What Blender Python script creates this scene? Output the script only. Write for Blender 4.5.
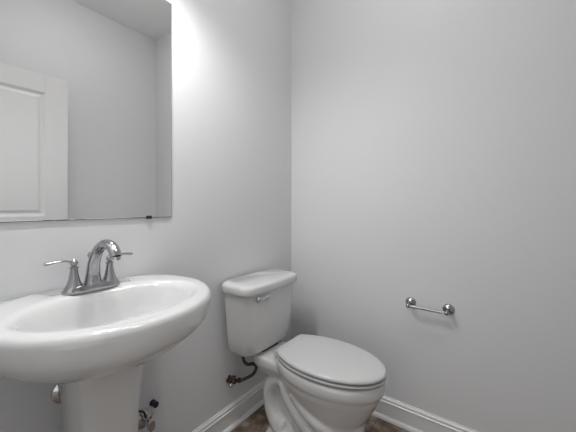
import bpy, bmesh, math
from mathutils import Vector, Matrix
PI = math.pi
S = bpy.context.scene
C = S.collection
for o in list(bpy.data.objects): bpy.data.objects.remove(o)

# ---------------------------------------------------------------- camera
CAM = (-1.612, -1.160, 1.165)
YAW = math.radians(36.42)
cd = bpy.data.cameras.new('camera'); cam = bpy.data.objects.new('camera', cd); C.objects.link(cam)
cam.location = CAM
cam.rotation_euler = (PI/2, 0, YAW - PI/2)
cd.sensor_width = 36; cd.lens = 290/576*36; cd.shift_y = -9.5/576; cd.clip_start = 0.02
S.camera = cam
# ---------------------------------------------------------------- world, exposure
w = bpy.data.worlds.new('world'); S.world = w; w.use_nodes = True
w.node_tree.nodes['Background'].inputs[0].default_value = (1.0, 0.995, 0.99, 1)
w.node_tree.nodes['Background'].inputs[1].default_value = 0.9
S.view_settings.view_transform = 'Standard'; S.view_settings.look = 'None'
S.view_settings.gamma = 1; S.view_settings.use_curve_mapping = False
S.view_settings.exposure = 0.0
SPOT = 13.8         # watts of each downward vanity lamp
BULB = 12.5        # emission of the vanity bulbs
CEIL = 26.0         # emission of the added ceiling fill light

# ---------------------------------------------------------------- materials
def mat(name, col, rough=0.5, metal=0.0, coat=0.0, noise=None, bump=None, emit=0, spec=0.5):
    m = bpy.data.materials.new(name); m.use_nodes = True
    nt = m.node_tree; p = nt.nodes['Principled BSDF']
    p.inputs['Base Color'].default_value = (*col, 1)
    p.inputs['Roughness'].default_value = rough
    p.inputs['Metallic'].default_value = metal
    p.inputs['Coat Weight'].default_value = coat
    p.inputs['Specular IOR Level'].default_value = spec
    if emit:
        p.inputs['Emission Color'].default_value = (1, 0.985, 0.96, 1)
        p.inputs['Emission Strength'].default_value = emit
    tc = nt.nodes.new('ShaderNodeTexCoord')
    if noise:
        sc, amt = noise
        n = nt.nodes.new('ShaderNodeTexNoise'); n.inputs['Scale'].default_value = sc
        n.inputs['Detail'].default_value = 4
        nt.links.new(tc.outputs['Object'], n.inputs['Vector'])
        mx = nt.nodes.new('ShaderNodeMix'); mx.data_type = 'RGBA'
        mx.inputs[6].default_value = (*[c*(1-amt) for c in col], 1)
        mx.inputs[7].default_value = (*[min(1, c*(1+amt)) for c in col], 1)
        nt.links.new(n.outputs['Fac'], mx.inputs[0])
        nt.links.new(mx.outputs[2], p.inputs['Base Color'])
    if bump:
        sc, st, dist = bump
        n = nt.nodes.new('ShaderNodeTexNoise'); n.inputs['Scale'].default_value = sc
        n.inputs['Detail'].default_value = 2
        nt.links.new(tc.outputs['Object'], n.inputs['Vector'])
        b = nt.nodes.new('ShaderNodeBump'); b.inputs['Strength'].default_value = st
        b.inputs['Distance'].default_value = dist
        nt.links.new(n.outputs['Fac'], b.inputs['Height'])
        nt.links.new(b.outputs['Normal'], p.inputs['Normal'])
    return m
M = {}
M['wall'] = mat('wall_paint', (0.67, 0.675, 0.685), 0.55, noise=(2.5, 0.02), bump=(140, 0.12, 0.002), spec=0.3)
M['ceiling'] = mat('ceiling_paint', (0.85, 0.85, 0.85), 0.8)
M['trim'] = mat('trim_paint', (0.74, 0.74, 0.74), 0.3, noise=(6, 0.015))
M['door'] = mat('door_paint', (0.57, 0.57, 0.57), 0.55, noise=(5, 0.015))
M['china'] = mat('vitreous_china', (0.63, 0.63, 0.63), 0.08, coat=0.6, noise=(3, 0.01))
M['plastic'] = mat('seat_plastic', (0.55, 0.55, 0.55), 0.25, noise=(3, 0.01))
M['nickel'] = mat('brushed_nickel', (0.40, 0.40, 0.41), 0.18, metal=1.0, noise=(60, 0.08))
M['chrome'] = mat('chrome', (0.62, 0.62, 0.63), 0.1, metal=1.0, noise=(20, 0.03))
M['darkmetal'] = mat('aged_metal', (0.20, 0.135, 0.105), 0.25, metal=1.0, noise=(80, 0.5))
M['rubber'] = mat('black_rubber', (0.02, 0.02, 0.02), 0.5, noise=(40, 0.2))
M['blue'] = mat('dark_blue_plastic', (0.004, 0.004, 0.022), 0.35, noise=(40, 0.2))
M['mirror'] = mat('mirror_glass', (0.93, 0.93, 0.93), 0.0, metal=1.0)
M['edge'] = mat('mirror_back_shade', (0.06, 0.065, 0.065), 0.25, noise=(50, 0.2))
M['bulb'] = mat('lit_bulb', (1, 1, 1), 0.4, emit=BULB)
M['fillglass'] = mat('glowing_fill_glass', (1, 1, 1), 0.4, emit=CEIL)
# braided hose
m = mat('braided_hose', (0.06, 0.06, 0.06), 0.45, metal=0.4); M['hose'] = m
nt = m.node_tree; p = nt.nodes['Principled BSDF']; tc = nt.nodes.new('ShaderNodeTexCoord')
wv = nt.nodes.new('ShaderNodeTexWave'); wv.inputs['Scale'].default_value = 120; wv.bands_direction = 'DIAGONAL'
nt.links.new(tc.outputs['Object'], wv.inputs['Vector'])
r = nt.nodes.new('ShaderNodeValToRGB'); r.color_ramp.elements[0].color = (0.02, 0.02, 0.02, 1); r.color_ramp.elements[1].color = (0.09, 0.09, 0.09, 1)
nt.links.new(wv.outputs['Fac'], r.inputs[0]); nt.links.new(r.outputs[0], p.inputs['Base Color'])
# floor: mottled brown tile
m = mat('brown_tile', (0.15, 0.11, 0.08), 0.35); M['floor'] = m
nt = m.node_tree; p = nt.nodes['Principled BSDF']; tc = nt.nodes.new('ShaderNodeTexCoord')
n1 = nt.nodes.new('ShaderNodeTexNoise'); n1.inputs['Scale'].default_value = 14; n1.inputs['Detail'].default_value = 8; n1.inputs['Roughness'].default_value = 0.55
nt.links.new(tc.outputs['Object'], n1.inputs['Vector'])
r = nt.nodes.new('ShaderNodeValToRGB')
e = r.color_ramp.elements; e[0].position = 0.32; e[0].color = (0.10, 0.068, 0.045, 1); e[1].position = 0.70; e[1].color = (0.50, 0.40, 0.32, 1)
k = e.new(0.5); k.color = (0.21, 0.155, 0.115, 1)
nt.links.new(n1.outputs['Fac'], r.inputs[0])
bt = nt.nodes.new('ShaderNodeTexBrick'); bt.offset = 0.0
bt.inputs['Scale'].default_value = 1.0; bt.inputs['Brick Width'].default_value = 0.305; bt.inputs['Row Height'].default_value = 0.305
bt.inputs['Mortar Size'].default_value = 0.003; bt.inputs['Mortar Smooth'].default_value = 0.2
bt.inputs['Color2'].default_value = (0.85, 0.85, 0.85, 1); bt.inputs['Color1'].default_value = (1, 1, 1, 1); bt.inputs['Mortar'].default_value = (0.5, 0.48, 0.45, 1)
nt.links.new(tc.outputs['Object'], bt.inputs['Vector'])
mx = nt.nodes.new('ShaderNodeMix'); mx.data_type = 'RGBA'; mx.blend_type = 'MULTIPLY'; mx.inputs[0].default_value = 1
nt.links.new(r.outputs[0], mx.inputs[6]); nt.links.new(bt.outputs['Color'], mx.inputs[7])
nt.links.new(mx.outputs[2], p.inputs['Base Color'])

# ---------------------------------------------------------------- helpers
def finish(name, bm, material, parent=None, loc=(0, 0, 0), smooth=35, bevel=0, subd=0, kind=None):
    bmesh.ops.recalc_face_normals(bm, faces=bm.faces)
    me = bpy.data.meshes.new(name); bm.to_mesh(me); bm.free()
    if smooth:
        for f in me.polygons: f.use_smooth = True
        if smooth < 180: me.set_sharp_from_angle(angle=math.radians(smooth))
    o = bpy.data.objects.new(name, me); C.objects.link(o); me.materials.append(material)
    o.location = loc
    if parent: o.parent = parent
    if bevel:
        b = o.modifiers.new('bevel', 'BEVEL'); b.width = bevel; b.segments = 3; b.limit_method = 'ANGLE'
    if subd:
        s = o.modifiers.new('subd', 'SUBSURF'); s.levels = s.render_levels = subd
    if kind: o['kind'] = kind
    return o
def thing(name, label, cat, loc=(0, 0, 0), group=None):
    o = bpy.data.objects.new(name, None); C.objects.link(o); o.location = loc
    o.empty_display_size = 0.05
    if label: o['label'] = label
    if cat: o['category'] = cat
    if group: o['group'] = group
    return o
def box(bm, x0, x1, y0, y1, z0, z1):
    v = [bm.verts.new(p) for p in ((x0,y0,z0),(x1,y0,z0),(x1,y1,z0),(x0,y1,z0),(x0,y0,z1),(x1,y0,z1),(x1,y1,z1),(x0,y1,z1))]
    for f in ((0,3,2,1),(4,5,6,7),(0,1,5,4),(1,2,6,5),(2,3,7,6),(3,0,4,7)): bm.faces.new([v[i] for i in f])
    return bm
def loft(bm, rings, cap0=True, cap1=True):
    R = [[bm.verts.new(p) for p in ring] for ring in rings]
    n = len(R[0])
    for a, b in zip(R, R[1:]):
        for i in range(n):
            j = (i+1) % n
            bm.faces.new((a[i], a[j], b[j], b[i]))
    if cap0: bm.faces.new(R[0][::-1])
    if cap1: bm.faces.new(R[-1])
    return bm
def lathe(bm, prof, n=32, M4=None):
    M4 = M4 or Matrix()
    rings = []
    for r, z in prof:
        rings.append([M4 @ Vector((r*math.cos(2*PI*i/n), r*math.sin(2*PI*i/n), z)) for i in range(n)])
    return loft(bm, rings)
def axis(p, d, up=Vector((0, 0, 1))):
    """matrix whose local z points along d, placed at p"""
    q = Vector(d).normalized().to_track_quat('Z', 'Y')
    return Matrix.Translation(Vector(p)) @ q.to_matrix().to_4x4()
def spline(pts, m=8):
    P = [Vector(p) for p in pts]; P = [P[0]*2-P[1]] + P + [P[-1]*2-P[-2]]
    out = []
    for i in range(1, len(P)-2):
        for k in range(m):
            t = k/m
            a, b, c, d = P[i-1], P[i], P[i+1], P[i+2]
            out.append(0.5*((2*b)+(c-a)*t+(2*a-5*b+4*c-d)*t*t+(3*b-a-3*c+d)*t**3))
    out.append(P[-2]); return out
def tube(bm, pts, rad, n=16, m=8, flat=(1, 1), ref=(1, 0, 0)):
    """rad: float or list per control point; flat: scale along ref / across"""
    path = spline(pts, m)
    if isinstance(rad, (int, float)): rad = [rad]*len(pts)
    rr = []
    for i in range(len(path)):
        t = i/(len(path)-1)*(len(rad)-1); k = min(int(t), len(rad)-2); rr.append(rad[k]*(1-(t-k))+rad[k+1]*(t-k))
    ref = Vector(ref); rings = []
    for i, p in enumerate(path):
        d = (path[min(i+1, len(path)-1)]-path[max(i-1, 0)]).normalized()
        u = (ref - d*ref.dot(d)).normalized(); v = d.cross(u)
        rings.append([p + u*rr[i]*flat[0]*math.cos(2*PI*k/n) + v*rr[i]*flat[1]*math.sin(2*PI*k/n) for k in range(n)])
    return loft(bm, rings)
def rrect(hw, y0, y1, r, z, n=6, bow=0.0):
    """rounded rectangle ring, x in +-hw, y in y0..y1 (y0 = front, negative); bow pushes the front out"""
    pts = []
    for cx, cy, a0 in ((hw-r, y1-r, 0), (-hw+r, y1-r, 90), (-hw+r, y0+r, 180), (hw-r, y0+r, 270)):
        for k in range(n+1):
            a = math.radians(a0+90*k/n); pts.append([cx+r*math.cos(a), cy+r*math.sin(a), z])
    # subdivide the front edge to bow it
    out = []
    N = len(pts)
    for i, p in enumerate(pts):
        q = pts[(i+1) % N]
        out.append(p)
        if i == 3*(n+1)-1 or i == n:
            for t in range(1, 12): out.append([p[0]+(q[0]-p[0])*t/12, p[1]+(q[1]-p[1])*t/12, z])
    for p in out:
        f = (y1-p[1])/(y1-y0)
        if f > 0.5: p[1] -= bow*(1-(p[0]/hw)**2)*min(1, (f-0.5)*2)
    return [Vector(p) for p in out]
def smoothadd(o, it=8, fac=0.5):
    s = o.modifiers.new('smooth', 'SMOOTH'); s.iterations = it; s.factor = fac

# ---------------------------------------------------------------- room shell
XL, YB, H = -1.70, -1.755, 2.893
T = 0.11
HX = -2.95          # far side of the hall beyond the doorway
DY0, DY1, DZ = -1.372, -0.545, 2.075
bm = bmesh.new(); box(bm, HX-T, T, YB-1.2, 0.9, -0.1, 0)
fl = finish('floor', bm, M['floor'], smooth=0, kind='structure')
bm = bmesh.new(); box(bm, HX-T, T, YB-T, T, H, H+0.1)
finish('ceiling', bm, M['ceiling'], smooth=0, kind='structure')
bm = bmesh.new(); box(bm, XL-T, T, 0, T, 0, H); finish('wall_back', bm, M['wall'], smooth=0, kind='structure')
bm = bmesh.new(); box(bm, 0, T, YB-T, 0, 0, H); finish('wall_right', bm, M['wall'], smooth=0, kind='structure')
bm = bmesh.new(); box(bm, XL-T, 0, YB-T, YB, 0, H); finish('wall_front', bm, M['wall'], smooth=0, kind='structure')
bm = bmesh.new()
box(bm, XL-T, XL, DY1, 0, 0, H); box(bm, XL-T, XL, YB, DY0, 0, H); box(bm, XL-T, XL, DY0, DY1, DZ, H)
finish('wall_left', bm, M['wall'], smooth=0, kind='structure')
# door casing (jamb + flat casing on the room side)
bm = bmesh.new()
box(bm, XL-T-0.012, XL+0.012, DY1, DY1+0.055, 0, DZ+0.055); box(bm, XL-T-0.012, XL+0.012, DY0-0.055, DY0, 0, DZ+0.055)
box(bm, XL-T-0.012, XL+0.012, DY0, DY1, DZ, DZ+0.055)
finish('trim_1', bm, M['trim'], smooth=0, bevel=0.003, kind='structure')

# baseboards : profile extruded along the wall (offset from wall, height)
BP = [(0, 0), (0.0140, 0), (0.0140, 0.084), (0.0165, 0.088), (0.0165, 0.092), (0.0115, 0.096), (0.0110, 0.100), (0.0125, 0.104), (0.0110, 0.109), (0.006, 0.113), (0.005, 0.117), (0, 0.117)]
def shoe_profile():
    pts = [(0, 0), (0.016, 0)]
    for k in range(1, 8):
        a = k/8*PI/2; pts.append((0.016*math.cos(a), 0.019*math.sin(a)))
    pts.append((0, 0.019)); return pts
def extr(prof, a, b, nrm, off=0.0):
    bm = bmesh.new(); a, b, nrm = Vector(a), Vector(b), Vector(nrm)
    ra = [a+nrm*(p+off)+Vector((0, 0, z)) for p, z in prof]; rb = [b+nrm*(p+off)+Vector((0, 0, z)) for p, z in prof]
    return loft(bm, [ra, rb])
for side, a, b, nn in (('back', (XL, 0, 0), (0, 0, 0), (0, -1, 0)), ('right', (0, 0, 0), (0, YB, 0), (-1, 0, 0)),
                       ('front', (XL, YB, 0), (0, YB, 0), (0, 1, 0)), ('left', (XL, 0, 0), (XL, DY1+0.055, 0), (1, 0, 0))):
    bb = finish('baseboard_'+side, extr(BP, a, b, nn), M['trim'], smooth=30, kind='structure')
    finish('shoe_moulding', extr(shoe_profile(), a, b, nn, 0.0145), M['trim'], parent=bb, smooth=50)

# ---------------------------------------------------------------- open door seen in the mirror
door = thing('door_1', None, None, (-1.690, -1.360, 0)); door['kind'] = 'structure'
L = 0.814; DT = 0.035; DH = 2.061
bm = bmesh.new()
pan = [(0.125, L-0.125, 0.22, 0.90), (0.125, L-0.125, 1.10, DH-0.12)]
# slab built with recessed field and raised mouldings on the visible face (+y side is y=0)
box(bm, 0, L, -DT, -0.010, 0.01, DH)
box(bm, 0, 0.125, -0.010, 0, 0.01, DH); box(bm, L-0.125, L, -0.010, 0, 0.01, DH)
box(bm, 0.125, L-0.125, -0.010, 0, 0.01, 0.22); box(bm, 0.125, L-0.125, -0.010, 0, 0.90, 1.10); box(bm, 0.125, L-0.125, -0.010, 0, DH-0.12, DH)
finish('door_slab', bm, M['door'], parent=door, smooth=0, bevel=0.0015)
for (a, b, c, d) in pan:
    bm = bmesh.new()
    rings = []
    for ins, y in ((0.0, -0.0098), (0.0, -0.001), (0.006, -0.003), (0.014, -0.009), (0.024, -0.0095), (0.040, -0.003), (0.044, -0.0025)):
        rings.append([Vector((a+ins, y, c+ins)), Vector((b-ins, y, c+ins)), Vector((b-ins, y, d-ins)), Vector((a+ins, y, d-ins))])
    loft(bm, rings)
    finish('door_panel', bm, M['door'], parent=door, smooth=0)
bm = bmesh.new(); lathe(bm, [(0.0, 0), (0.032, 0), (0.032, 0.005), (0.026, 0.009), (0.011, 0.014), (0.010, 0.03), (0.022, 0.038), (0.028, 0.05), (0.024, 0.062), (0.0, 0.066)], 28, axis((L-0.065, 0.0, 0.93), (0, 1, 0)))
finish('door_knob', bm, M['nickel'], parent=door, smooth=40)

# ---------------------------------------------------------------- mirror
MX1, MX0, MZ0, MZ1 = -0.899, -1.549, 1.121, 2.045
mir = thing('wall_mirror', 'large frameless rectangular mirror on the wall above the sink, reflecting a door', 'mirror', ((MX0+MX1)/2, 0, MZ0))
hw = (MX1-MX0)/2
bm = bmesh.new(); box(bm, -hw-0.003, hw+0.003, -0.0025, 0.0, -0.002, MZ1-MZ0+0.003); finish('mirror_back_shade_rim', bm, M['edge'], parent=mir, smooth=0)  # mirror back; its dark rim past the glass stands in for edge shadow
bm = bmesh.new()
hh = MZ1-MZ0
loft(bm, [[Vector((sx*(hw-i), y, z)) for sx, z in ((-1, i), (1, i), (1, hh-i), (-1, hh-i))] for i, y in ((0.0, -0.0026), (0.0, -0.0055), (0.0012, -0.0062))], cap0=True)
finish('mirror_glass', bm, M['mirror'], parent=mir, smooth=0)
for cx in (0.225, -0.225):
    bm = bmesh.new(); box(bm, cx-0.010, cx+0.010, -0.010, 0, -0.006, -0.0022); box(bm, cx-0.010, cx+0.010, -0.0100, -0.0066, -0.0025, 0.007)
    finish('mirror_clip', bm, M['rubber'], parent=mir, smooth=0, bevel=0.0006)

# ---------------------------------------------------------------- vanity lamp above the mirror (lights the room)
vl = thing('vanity_light', 'nickel bar vanity lamp with three lit globes on the wall above the mirror', 'wall lamp', (-1.224, 0, 2.295))
bm = bmesh.new(); box(bm, -0.33, 0.33, -0.022, 0, -0.045, 0.045); finish('backplate', bm, M['nickel'], parent=vl, bevel=0.006)
for dx in (-0.19, 0.0, 0.19):
    bm = bmesh.new(); tube(bm, [(dx, -0.02, 0), (dx, -0.10, 0.005), (dx, -0.24, -0.005), (dx, -0.25, -0.03)], 0.008)
    lathe(bm, [(0, 0), (0.02, 0), (0.024, 0.02), (0.012, 0.03), (0, 0.03)], 20, Matrix.Translation((dx, -0.25, -0.045)))
    arm = finish('lamp_arm', bm, M['nickel'], parent=vl, smooth=40)
    bm = bmesh.new(); bmesh.ops.create_uvsphere(bm, u_segments=24, v_segments=14, radius=0.036, matrix=Matrix.Translation((dx, -0.25, -0.081)))
    finish('bulb', bm, M['bulb'], parent=vl, smooth=180)
    ld = bpy.data.lights.new('bulb_light', 'SPOT'); ld.energy = SPOT; ld.shadow_soft_size = 0.018; ld.spot_size = PI; ld.spot_blend = 1.0
    lo = bpy.data.objects.new('bulb_light', ld); C.objects.link(lo); lo.parent = vl; lo.location = (dx, -0.25, -0.132)
# fill light added on the ceiling out of view, lifts walls and floor
cl = thing('ceiling_fill', 'added round fill light with glowing white glass on the ceiling, out of view', 'fill light', (-0.85, -0.88, H))
bm = bmesh.new(); lathe(bm, [(0, 0), (0.17, 0), (0.17, -0.02), (0.16, -0.026), (0, -0.026)], 40); finish('fill_base', bm, M['nickel'], parent=cl, smooth=40)
bm = bmesh.new(); lathe(bm, [(0, -0.026), (0.155, -0.026), (0.15, -0.05), (0.12, -0.075), (0.07, -0.09), (0.001, -0.095)], 40); finish('fill_glass', bm, M['fillglass'], parent=cl, smooth=60)

# ---------------------------------------------------------------- pedestal sink
SX = -1.228
sink = thing('pedestal_sink', 'white glossy ceramic pedestal sink with a wide oval basin below the mirror', 'sink', (SX, 0, 0))
N = 72
def ell(a, b, cy, z, clip=-0.004, n=2.0):
    out = []
    if z < 0.85: z += 0.046
    for i in range(N):
        t = 2*PI*i/N; c, s = math.cos(t), math.sin(t)
        x = a*math.copysign(abs(c)**(2/n), c); y = cy+b*math.copysign(abs(s)**(2/n), s)
        out.append(Vector((x, min(y, clip), z)))
    return out
rings = []
ZR = 0.897
# inside of the bowl, from the drain up
for a, b, cy, z in ((0.021, 0.021, -0.265, 0.712), (0.03, 0.03, -0.265, 0.7135), (0.08, 0.065, -0.265, 0.718), (0.13, 0.10, -0.268, 0.730), (0.161, 0.120, -0.270, 0.755),
                    (0.186, 0.134, -0.273, 0.785), (0.202, 0.142, -0.274, 0.812), (0.213, 0.149, -0.273, 0.830), (0.220, 0.155, -0.273, 0.840), (0.227, 0.162, -0.273, 0.846)):
    rings.append(ell(a, b, cy, z))
rings.append(ell(0.236, 0.172, -0.273, 0.8965))
rings.append(ell(0.246, 0.192, -0.266, ZR))
rings.append(ell(0.270, 0.254, -0.233, ZR+0.0005))
rings.append(ell(0.282, 0.287, -0.211, ZR-0.001))
rings.append(ell(0.290, 0.296, -0.208, ZR-0.006))
rings.append(ell(0.295, 0.301, -0.206, ZR-0.015))
rings.append(ell(0.296, 0.302, -0.205, ZR-0.026))
for a, b, cy, z in ((0.290, 0.295, -0.211, 0.805), (0.279, 0.285, -0.217, 0.785), (0.265, 0.268, -0.213, 0.760), (0.243, 0.243, -0.208, 0.735), (0.212, 0.212, -0.205, 0.712),
                    (0.172, 0.175, -0.20, 0.692), (0.13, 0.14, -0.20, 0.678), (0.105, 0.12, -0.20, 0.668), (0.09, 0.105, -0.20, 0.655)):
    rings.append(ell(a, b, cy, z))
bm = loft(bmesh.new(), rings, cap0=True, cap1=True)
basin = finish('basin', bm, M['china'], parent=sink, smooth=180)
bm = bmesh.new(); lathe(bm, [(0, 0), (0.021, 0), (0.023, 0.002), (0.016, 0.004), (0.015, 0.002), (0.012, 0.0065), (0.0, 0.008)], 28, Matrix.Translation((0, -0.265, 0.755)))
finish('drain', bm, M['chrome'], parent=sink, smooth=40)
bm = bmesh.new(); lathe(bm, [(0, 0), (0.011, 0), (0.010, 0.0015), (0.006, 0.002), (0, 0.0)], 20, axis((0, -0.409, 0.835), (0, 1, 0.35)))
finish('overflow_hole', bm, M['chrome'], parent=sink, smooth=40)
# pedestal : open-backed rounded column
def ped(hwid, y0, y1, z, r=0.03, bow=0.01): return rrect(hwid*PW, y0, y1, r, z*1.06, 2, bow)
PW = 1.13
rings = []
for z, h_, y0, y1 in ((0.0, 0.098, -0.315, -0.09), (0.02, 0.098, -0.315, -0.09), (0.035, 0.088, -0.305, -0.095), (0.08, 0.078, -0.292, -0.105), (0.30, 0.072, -0.283, -0.11), (0.48, 0.074, -0.284, -0.11), (0.58, 0.080, -0.290, -0.108), (0.64, 0.088, -0.30, -0.105), (0.69, 0.097, -0.315, -0.10)):
    rings.append(ped(h_, y0+0.045, y1+0.045, z))
finish('pedestal', loft(bmesh.new(), rings), M['china'], parent=sink, smooth=24, bevel=0.003)

# ---------------------------------------------------------------- faucet
fa = thing('faucet', 'brushed nickel two-handle faucet with curved spout on the sink deck', 'faucet', (SX-0.002, -0.088, 0.8977))
def stad(L2, r, z, n=10):
    out = []
    for k in range(n+1): a = -PI/2+PI*k/n; out.append(Vector((L2+r*math.cos(a), r*math.sin(a), z)))
    for k in range(n+1): a = PI/2+PI*k/n; out.append(Vector((-L2+r*math.cos(a), r*math.sin(a), z)))
    return out
bm = loft(bmesh.new(), [stad(0.053, 0.029, 0), stad(0.053, 0.029, 0.006), stad(0.053, 0.0265, 0.009), stad(0.052, 0.024, 0.017), stad(0.051, 0.021, 0.020)])
finish('base_plate', bm, M['nickel'], parent=fa, smooth=30)
for sx in (-1, 1):
    bm = bmesh.new(); lathe(bm, [(0, 0), (0.0225, 0), (0.0225, 0.003), (0.0205, 0.006), (0.0185, 0.011), (0.0150, 0.023), (0.0122, 0.037), (0.0104, 0.050), (0.0102, 0.056), (0.0125, 0.058), (0.0125, 0.061), (0.007, 0.063), (0.0065, 0.068), (0, 0.068)], 32, Matrix.Translation((sx*0.051, 0, 0.018)))
    hb = finish('handle_body', bm, M['nickel'], parent=fa, smooth=40)
    bm = bmesh.new()
    lathe(bm, [(0, 0), (0.007, 0.001), (0.0105, 0.006), (0.011, 0.011), (0.009, 0.016), (0.005, 0.019), (0.0035, 0.022), (0, 0.023)], 24, Matrix.Translation((sx*0.051, 0, 0.082)))
    tube(bm, [(sx*0.055, 0, 0.094), (sx*0.075, 0, 0.100), (sx*0.098, 0, 0.1005), (sx*0.119, 0, 0.098), (sx*0.126, 0, 0.0975)], [0.0055, 0.0048, 0.0055, 0.0065, 0.005], n=14, flat=(1.25, 0.75), ref=(0, 1, 0))
    finish('lever', bm, M['nickel'], parent=fa, smooth=50)
bm = bmesh.new()
lathe(bm, [(0, 0), (0.026, 0), (0.026, 0.004), (0.023, 0.008), (0, 0.008)], 32, Matrix.Translation((0, -0.002, 0.018)))
tube(bm, [(0, -0.002, 0.022), (0, -0.004, 0.055), (0, -0.016, 0.095), (0, -0.048, 0.132), (0, -0.092, 0.152), (0, -0.135, 0.150), (0, -0.160, 0.134), (0, -0.167, 0.121)],
     [0.0235, 0.0185, 0.0165, 0.0155, 0.0150, 0.0150, 0.0150, 0.0155], n=24, flat=(1.05, 0.95))
finish('spout', bm, M['nickel'], parent=fa, smooth=50)
bm = bmesh.new(); lathe(bm, [(0, 0), (0.0125, 0), (0.0125, 0.01), (0, 0.01)], 24, axis((0, -0.168, 0.113), (0, -0.05, 1)))
finish('aerator', bm, M['chrome'], parent=fa, smooth=40)
bm = bmesh.new(); lathe(bm, [(0, 0), (0.0025, 0), (0.0025, 0.082), (0.006, 0.086), (0.0068, 0.092), (0.004, 0.097), (0.0035, 0.101), (0, 0.103)], 20, Matrix.Translation((0, 0.024, 0.016)))
finish('lift_rod', bm, M['nickel'], parent=fa, smooth=40)

# ---------------------------------------------------------------- plumbing behind the sink
pt = thing('sink_drain_pipe', 'pale drain pipe with round wall flange behind the sink pedestal, left side', 'drain pipe', (-1.275, 0, 0.56))
bm = bmesh.new(); lathe(bm, [(0, 0), (0.042, 0), (0.040, 0.006), (0.028, 0.012), (0.024, 0.013), (0, 0.013)], 32, axis((0, 0, 0), (0, -1, 0)))
finish('wall_flange', bm, M['chrome'], parent=pt, smooth=40)
bm = bmesh.new(); tube(bm, [(0, -0.01, 0), (0, -0.025, 0), (0.002, -0.040, -0.001), (0.004, -0.052, -0.003)], 0.019)
finish('pipe', bm, M['plastic'], parent=pt, smooth=60)

sv = thing('sink_shutoff_valve', 'chrome shutoff valve with round wall flange low behind the sink pedestal', 'valve', (-1.018, 0, 0.31))
bm = bmesh.new(); lathe(bm, [(0, 0), (0.036, 0), (0.035, 0.004), (0.022, 0.010), (0.010, 0.012), (0.009, 0.03), (0, 0.03)], 32, axis((0, 0, 0), (0, -1, 0)))
finish('wall_flange', bm, M['chrome'], parent=sv, smooth=40)
bm = bmesh.new(); lathe(bm, [(0, 0), (0.012, 0), (0.013, 0.006), (0.010, 0.010), (0.010, 0.026), (0, 0.026)], 20, axis((0, -0.026, 0), (0, -1, 0)))
lathe(bm, [(0, 0), (0.007, 0), (0.007, 0.03), (0.009, 0.03), (0.009, 0.04), (0, 0.04)], 16, axis((0, -0.042, 0), (-0.4, 0, 1)))
finish('valve_body', bm, M['chrome'], parent=sv, smooth=40)
bm = bmesh.new(); loft(bm, [[v + Vector((0, 0, 0)) for v in r_] for r_ in ([Vector((0.014*math.cos(t), -0.053, 0.022*math.sin(t))) for t in [2*PI*k/24 for k in range(24)]], [Vector((0.016*math.cos(t), -0.058, 0.025*math.sin(t))) for t in [2*PI*k/24 for k in range(24)]], [Vector((0.013*math.cos(t), -0.066, 0.021*math.sin(t))) for t in [2*PI*k/24 for k in range(24)]])])
finish('valve_handle', bm, M['chrome'], parent=sv, smooth=40)
bm = bmesh.new(); tube(bm, [(-0.014, -0.042, 0.036), (-0.028, -0.050, 0.066), (-0.058, -0.048, 0.088), (-0.09, -0.040, 0.13), (-0.11, -0.036, 0.22)], 0.0042, n=10)
finish('supply_line', bm, M['rubber'], parent=sv, smooth=60)

bc = thing('pipe_cap', 'small dark blue cap sticking out of the wall right of the sink pedestal', 'pipe cap', (-0.982, 0, 0.357))
bm = bmesh.new(); lathe(bm, [(0, 0), (0.012, 0), (0.0125, 0.003), (0.0075, 0.005), (0.0075, 0.018), (0, 0.018)], 6+14, axis((0, 0, 0), (0, -1, 0)))
finish('stub', bm, M['blue'], parent=bc, smooth=40)
bm = bmesh.new(); lathe(bm, [(0, 0), (0.011, 0), (0.0125, 0.002), (0.0125, 0.012), (0.010, 0.014), (0, 0.014)], 6, axis((0, -0.017, 0), (0.15, -1, 0.1)))
finish('cap', bm, M['blue'], parent=bc, smooth=0)

# ---------------------------------------------------------------- toilet
TX = -0.426
toi = thing('toilet', 'white two-piece toilet with closed lid standing in the corner', 'toilet', (TX, 0, 0))
ZRIM = 0.398; EX = 0.905; EY = -0.036; EZ = 0.042; KZ = 1.105; DK = 1.045
def egg(w_, vf, vb, z, c=-0.47, clip=None, bb=0.27, n=56):
    """w_ half width, vf front y, clip: y of the flat back"""
    out = []
    z = z+EZ if z > 0.3985 else z*KZ
    for i in range(n):
        t = 2*PI*i/n; cx, s = math.cos(t), math.sin(t)
        x = w_*cx*EX
        y = c + (s*bb if s > 0 else s*(c-vf))
        if clip is not None: y = min(y, clip)
        out.append(Vector((x, y+EY, z)))
    return out
# bowl body: several solids fused by a voxel remesh
bm = bmesh.new()
loft(bm, [egg(a, f, 0, z, c=c, bb=b) for a, f, z, c, b in (
    (0.112, -0.650, 0.012, -0.48, 0.20), (0.112, -0.652, 0.05, -0.48, 0.20), (0.110, -0.650, 0.12, -0.48, 0.19), (0.110, -0.650, 0.17, -0.48, 0.19), (0.114, -0.652, 0.195, -0.48, 0.20), (0.119, -0.650, 0.215, -0.475, 0.205), (0.134, -0.668, 0.240, -0.47, 0.22),
    (0.156, -0.697, 0.285, -0.465, 0.235), (0.173, -0.718, 0.322, -0.47, 0.25), (0.178, -0.727, 0.345, -0.47, 0.26), (0.184, -0.735, 0.352, -0.47, 0.265), (0.187, -0.739, 0.365, -0.47, 0.27), (0.187, -0.739, 0.385, -0.47, 0.27), (0.181, -0.733, ZRIM, -0.47, 0.265))])
# deck behind the bowl that carries the tank
loft(bm, [rrect(a, y0, y1, 0.03, z*DK) for a, y0, y1, z in ((0.075, -0.38, -0.16, 0.305), (0.100, -0.39, -0.135, 0.345), (0.108, -0.40, -0.128, 0.36), (0.108, -0.40, -0.128, 0.388), (0.102, -0.40, -0.134, ZRIM))])
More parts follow.
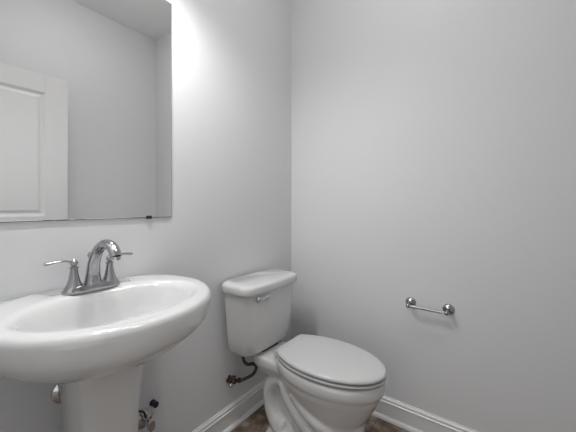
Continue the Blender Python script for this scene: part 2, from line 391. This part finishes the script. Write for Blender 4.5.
# foot flange and rear body
loft(bm, [rrect(a, y0, y1, min(a, 0.05)-0.004, z) for a, y0, y1, z in ((0.098, -0.60, -0.19, 0.0), (0.098, -0.60, -0.19, 0.022), (0.088, -0.59, -0.20, 0.045), (0.08, -0.56, -0.22, 0.08))])
loft(bm, [egg(a, f, 0, z, c=-0.44, bb=0.3) for a, f, z in ((0.118, -0.640, 0.0), (0.118, -0.640, 0.018), (0.10, -0.62, 0.04))])
loft(bm, [rrect(a, -0.45, y1, 0.035, z*KZ) for a, y1, z in ((0.050, -0.20, 0.03), (0.048, -0.20, 0.15), (0.052, -0.17, 0.26), (0.07, -0.15, 0.32), (0.08, -0.14, 0.35))])
for sx in (-1, 1):      # trapway bulges on both sides
    tube(bm, [(sx*0.055, -0.36, 0.325), (sx*0.046, -0.265, 0.31), (sx*0.046, -0.215, 0.26), (sx*0.046, -0.212, 0.18), (sx*0.048, -0.24, 0.115), (sx*0.056, -0.30, 0.075), (sx*0.062, -0.37, 0.05)], [0.035, 0.040, 0.039, 0.038, 0.042, 0.045, 0.035], n=18)
    tube(bm, [(sx*0.070, -0.56, 0.13), (sx*0.075, -0.48, 0.155), (sx*0.078, -0.41, 0.205), (sx*0.078, -0.355, 0.265), (sx*0.075, -0.32, 0.33)], [0.028, 0.036, 0.038, 0.036, 0.034], n=18)
    tube(bm, [(sx*0.085, -0.60, 0.20), (sx*0.10, -0.53, 0.225), (sx*0.105, -0.46, 0.265), (sx*0.105, -0.40, 0.32)], [0.02, 0.03, 0.032, 0.03], n=18)
bowl = finish('bowl', bm, M['china'], parent=toi, smooth=180)
rm = bowl.modifiers.new('remesh', 'REMESH'); rm.mode = 'VOXEL'; rm.voxel_size = 0.0055; rm.use_smooth_shade = True
smoothadd(bowl, 7, 0.5)
for sx in (-1, 1):
    bm = bmesh.new(); lathe(bm, [(0, -0.02), (0.026, -0.02), (0.024, 0.0), (0.019, 0.008), (0.009, 0.012), (0, 0.012)], 24, Matrix.Translation((sx*0.070, -0.300, 0.112)))
    # caps over the floor bolts
    finish('bolt_cap', bm, M['china'], parent=toi, smooth=60)
# seat ring and lid
bm = loft(bmesh.new(), [egg(a, f, 0, z, clip=cl_) for a, f, z, cl_ in ((0.172, -0.726, 0.4060, -0.270), (0.187, -0.741, 0.4085, -0.256), (0.188, -0.742, 0.411, -0.255), (0.186, -0.740, 0.416, -0.257), (0.180, -0.733, 0.4175, -0.262))])
finish('seat', bm, M['plastic'], parent=toi, smooth=50)
bm = loft(bmesh.new(), [egg(a, f, 0, z, clip=cl_) for a, f, z, cl_ in ((0.172, -0.727, 0.4240, -0.266), (0.187, -0.742, 0.4260, -0.250), (0.188, -0.743, 0.430, -0.248), (0.186, -0.741, 0.436, -0.249), (0.179, -0.733, 0.4405, -0.253), (0.165, -0.715, 0.4425, -0.262), (0.10, -0.63, 0.4455, -0.31), (0.03, -0.52, 0.4465, -0.42))])
finish('seat_lid', bm, M['plastic'], parent=toi, smooth=60)
for bx, by in ((-0.12, -0.62), (0.12, -0.62), (-0.13, -0.42), (0.13, -0.42)):
    bm = bmesh.new(); box(bm, bx-0.008, bx+0.008, by-0.02, by+0.02, 0.437, 0.446); finish('bumper', bm, M['plastic'], parent=toi, smooth=0)
    bm = bmesh.new(); box(bm, bx-0.008, bx+0.008, by-0.02, by+0.02, 0.458, 0.465); finish('bumper', bm, M['plastic'], parent=toi, smooth=0)
for sx in (-1, 1):
    bm = bmesh.new(); lathe(bm, [(0, 0), (0.012, 0), (0.013, 0.002), (0.013, 0.042), (0.012, 0.044), (0, 0.044)], 20, axis((sx*0.070-0.022, -0.276, 0.452), (1, 0, 0)))
    finish('hinge', bm, M['plastic'], parent=toi, smooth=50)
# tank
def tk(hw_, y0, z, bow, r=0.042): return [v+Vector((-0.007, 0, 0)) for v in rrect(hw_*0.995, y0*0.97, -0.018, r, z+0.032-max(0, 0.7125-z)/0.292*0.028, 8, bow)]
rings = [tk(0.150, -0.165, 0.4205, 0.006), tk(0.168, -0.178, 0.424, 0.008), tk(0.176, -0.186, 0.434, 0.010), tk(0.183, -0.191, 0.48, 0.012), tk(0.193, -0.198, 0.58, 0.013), tk(0.203, -0.204, 0.68, 0.014), tk(0.206, -0.206, 0.708, 0.014)]
tank = finish('tank', loft(bmesh.new(), rings), M['china'], parent=toi, smooth=50)
rings = [tk(0.210, -0.212, 0.7065, 0.014), tk(0.2165, -0.217, 0.709, 0.015), tk(0.219, -0.219, 0.715, 0.015), tk(0.219, -0.219, 0.738, 0.015), tk(0.216, -0.216, 0.746, 0.015), tk(0.207, -0.207, 0.7515, 0.014), tk(0.18, -0.18, 0.7535, 0.010)]
finish('tank_lid', loft(bmesh.new(), rings), M['china'], parent=toi, smooth=50)
bm = loft(bmesh.new(), [rrect(0.07, -0.175, -0.12, 0.02, 0.412), rrect(0.07, -0.175, -0.12, 0.02, 0.4255)])
finish('tank_gasket', bm, M['rubber'], parent=toi, smooth=40)
fh = None
bm = bmesh.new()
lathe(bm, [(0, 0), (0.015, 0), (0.015, 0.006), (0.010, 0.012), (0, 0.014)], 24, axis((-0.140, -0.2095, 0.714), (0, -1, 0)))
tube(bm, [(-0.142, -0.222, 0.714), (-0.120, -0.226, 0.715), (-0.095, -0.227, 0.717), (-0.072, -0.227, 0.718)], [0.0075, 0.0075, 0.0085, 0.007], n=14, flat=(1.25, 0.7), ref=(0, 0, 1))
finish('flush_lever', bm, M['chrome'], parent=toi, smooth=50)

# ---------------------------------------------------------------- toilet shutoff valve and hose
tv = thing('toilet_shutoff_valve', 'dark coppery shutoff valve with braided hose on the wall left of the toilet', 'valve', (-0.567, 0, 0.256))
bm = bmesh.new(); lathe(bm, [(0, 0), (0.019, 0), (0.018, 0.003), (0.012, 0.007), (0.008, 0.008), (0.008, 0.026), (0, 0.026)], 28, axis((0, 0, 0), (0, -1, 0)))
finish('wall_flange', bm, M['darkmetal'], parent=tv, smooth=40)
bm = bmesh.new(); lathe(bm, [(0, 0), (0.014, 0), (0.015, 0.003), (0.015, 0.022), (0.012, 0.026), (0, 0.026)], 6, axis((0, -0.022, 0), (0, -1, 0)))
lathe(bm, [(0, 0), (0.008, 0), (0.008, 0.012), (0.011, 0.013), (0.011, 0.024), (0, 0.024)], 8, axis((-0.004, -0.035, 0), (-1, -0.3, -0.05)))
finish('valve_body', bm, M['darkmetal'], parent=tv, smooth=30)
bm = bmesh.new(); lathe(bm, [(0, 0), (0.010, 0), (0.012, 0.003), (0.012, 0.009), (0.009, 0.012), (0, 0.013)], 20, axis((-0.024, -0.044, -0.004), (-0.6, -1, 0)))
finish('valve_handle', bm, M['chrome'], parent=tv, smooth=40)
bm = bmesh.new(); lathe(bm, [(0, 0), (0.010, 0), (0.013, 0.004), (0.013, 0.012), (0.008, 0.015), (0, 0.015)], 8, Matrix.Translation((0, -0.036, 0.012)))
lathe(bm, [(0, 0), (0.009, 0), (0.009, 0.012), (0.0125, 0.013), (0.0125, 0.028), (0, 0.028)], 8, axis((0.008, -0.042, 0), (1, -0.55, -0.08)))
finish('compression_nut', bm, M['rubber'], parent=tv, smooth=30)
bm = bmesh.new(); tube(bm, [(0.030, -0.060, -0.002), (0.050, -0.080, 0.008), (0.076, -0.108, 0.030), (0.078, -0.125, 0.070), (0.052, -0.126, 0.098), (0.018, -0.122, 0.108), (0.000, -0.112, 0.132), (0.002, -0.100, 0.172)], 0.0082, n=12)
finish('supply_hose', bm, M['hose'], parent=tv, smooth=60)
bm = bmesh.new(); lathe(bm, [(0, 0), (0.013, 0), (0.014, 0.004), (0.014, 0.02), (0.0, 0.02)], 10, Matrix.Translation((0.004, -0.100, 0.168)))
finish('hose_nut', bm, M['rubber'], parent=tv, smooth=0)

# ---------------------------------------------------------------- toilet paper holder
hp = thing('paper_holder', 'empty chrome toilet paper holder bar on the right wall', 'toilet paper holder', (0, -0.862, 0.661))
for sy in (-1, 1):
    bm = bmesh.new(); y = sy*0.0875
    lathe(bm, [(0, 0), (0.0265, 0), (0.0265, 0.004), (0.023, 0.009), (0.015, 0.013), (0.0095, 0.018), (0.0085, 0.046), (0.010, 0.050), (0, 0.050)], 32, axis((0, y, 0), (-1, 0, 0)))
    po = finish('post', bm, M['nickel'], parent=hp, smooth=40)
    bm = bmesh.new(); bmesh.ops.create_uvsphere(bm, u_segments=24, v_segments=16, radius=0.0115, matrix=Matrix.Translation((-0.058, y, -0.002)))
    finish('post_knob', bm, M['nickel'], parent=po, smooth=180)
bm = bmesh.new(); lathe(bm, [(0, 0), (0.0055, 0), (0.0055, 0.012), (0.0078, 0.014), (0.0078, 0.141), (0.0055, 0.143), (0.0055, 0.157), (0, 0.157)], 20, axis((-0.058, -0.0785, -0.002), (0, 1, 0)))
finish('roller_bar', bm, M['chrome'], parent=hp, smooth=40)
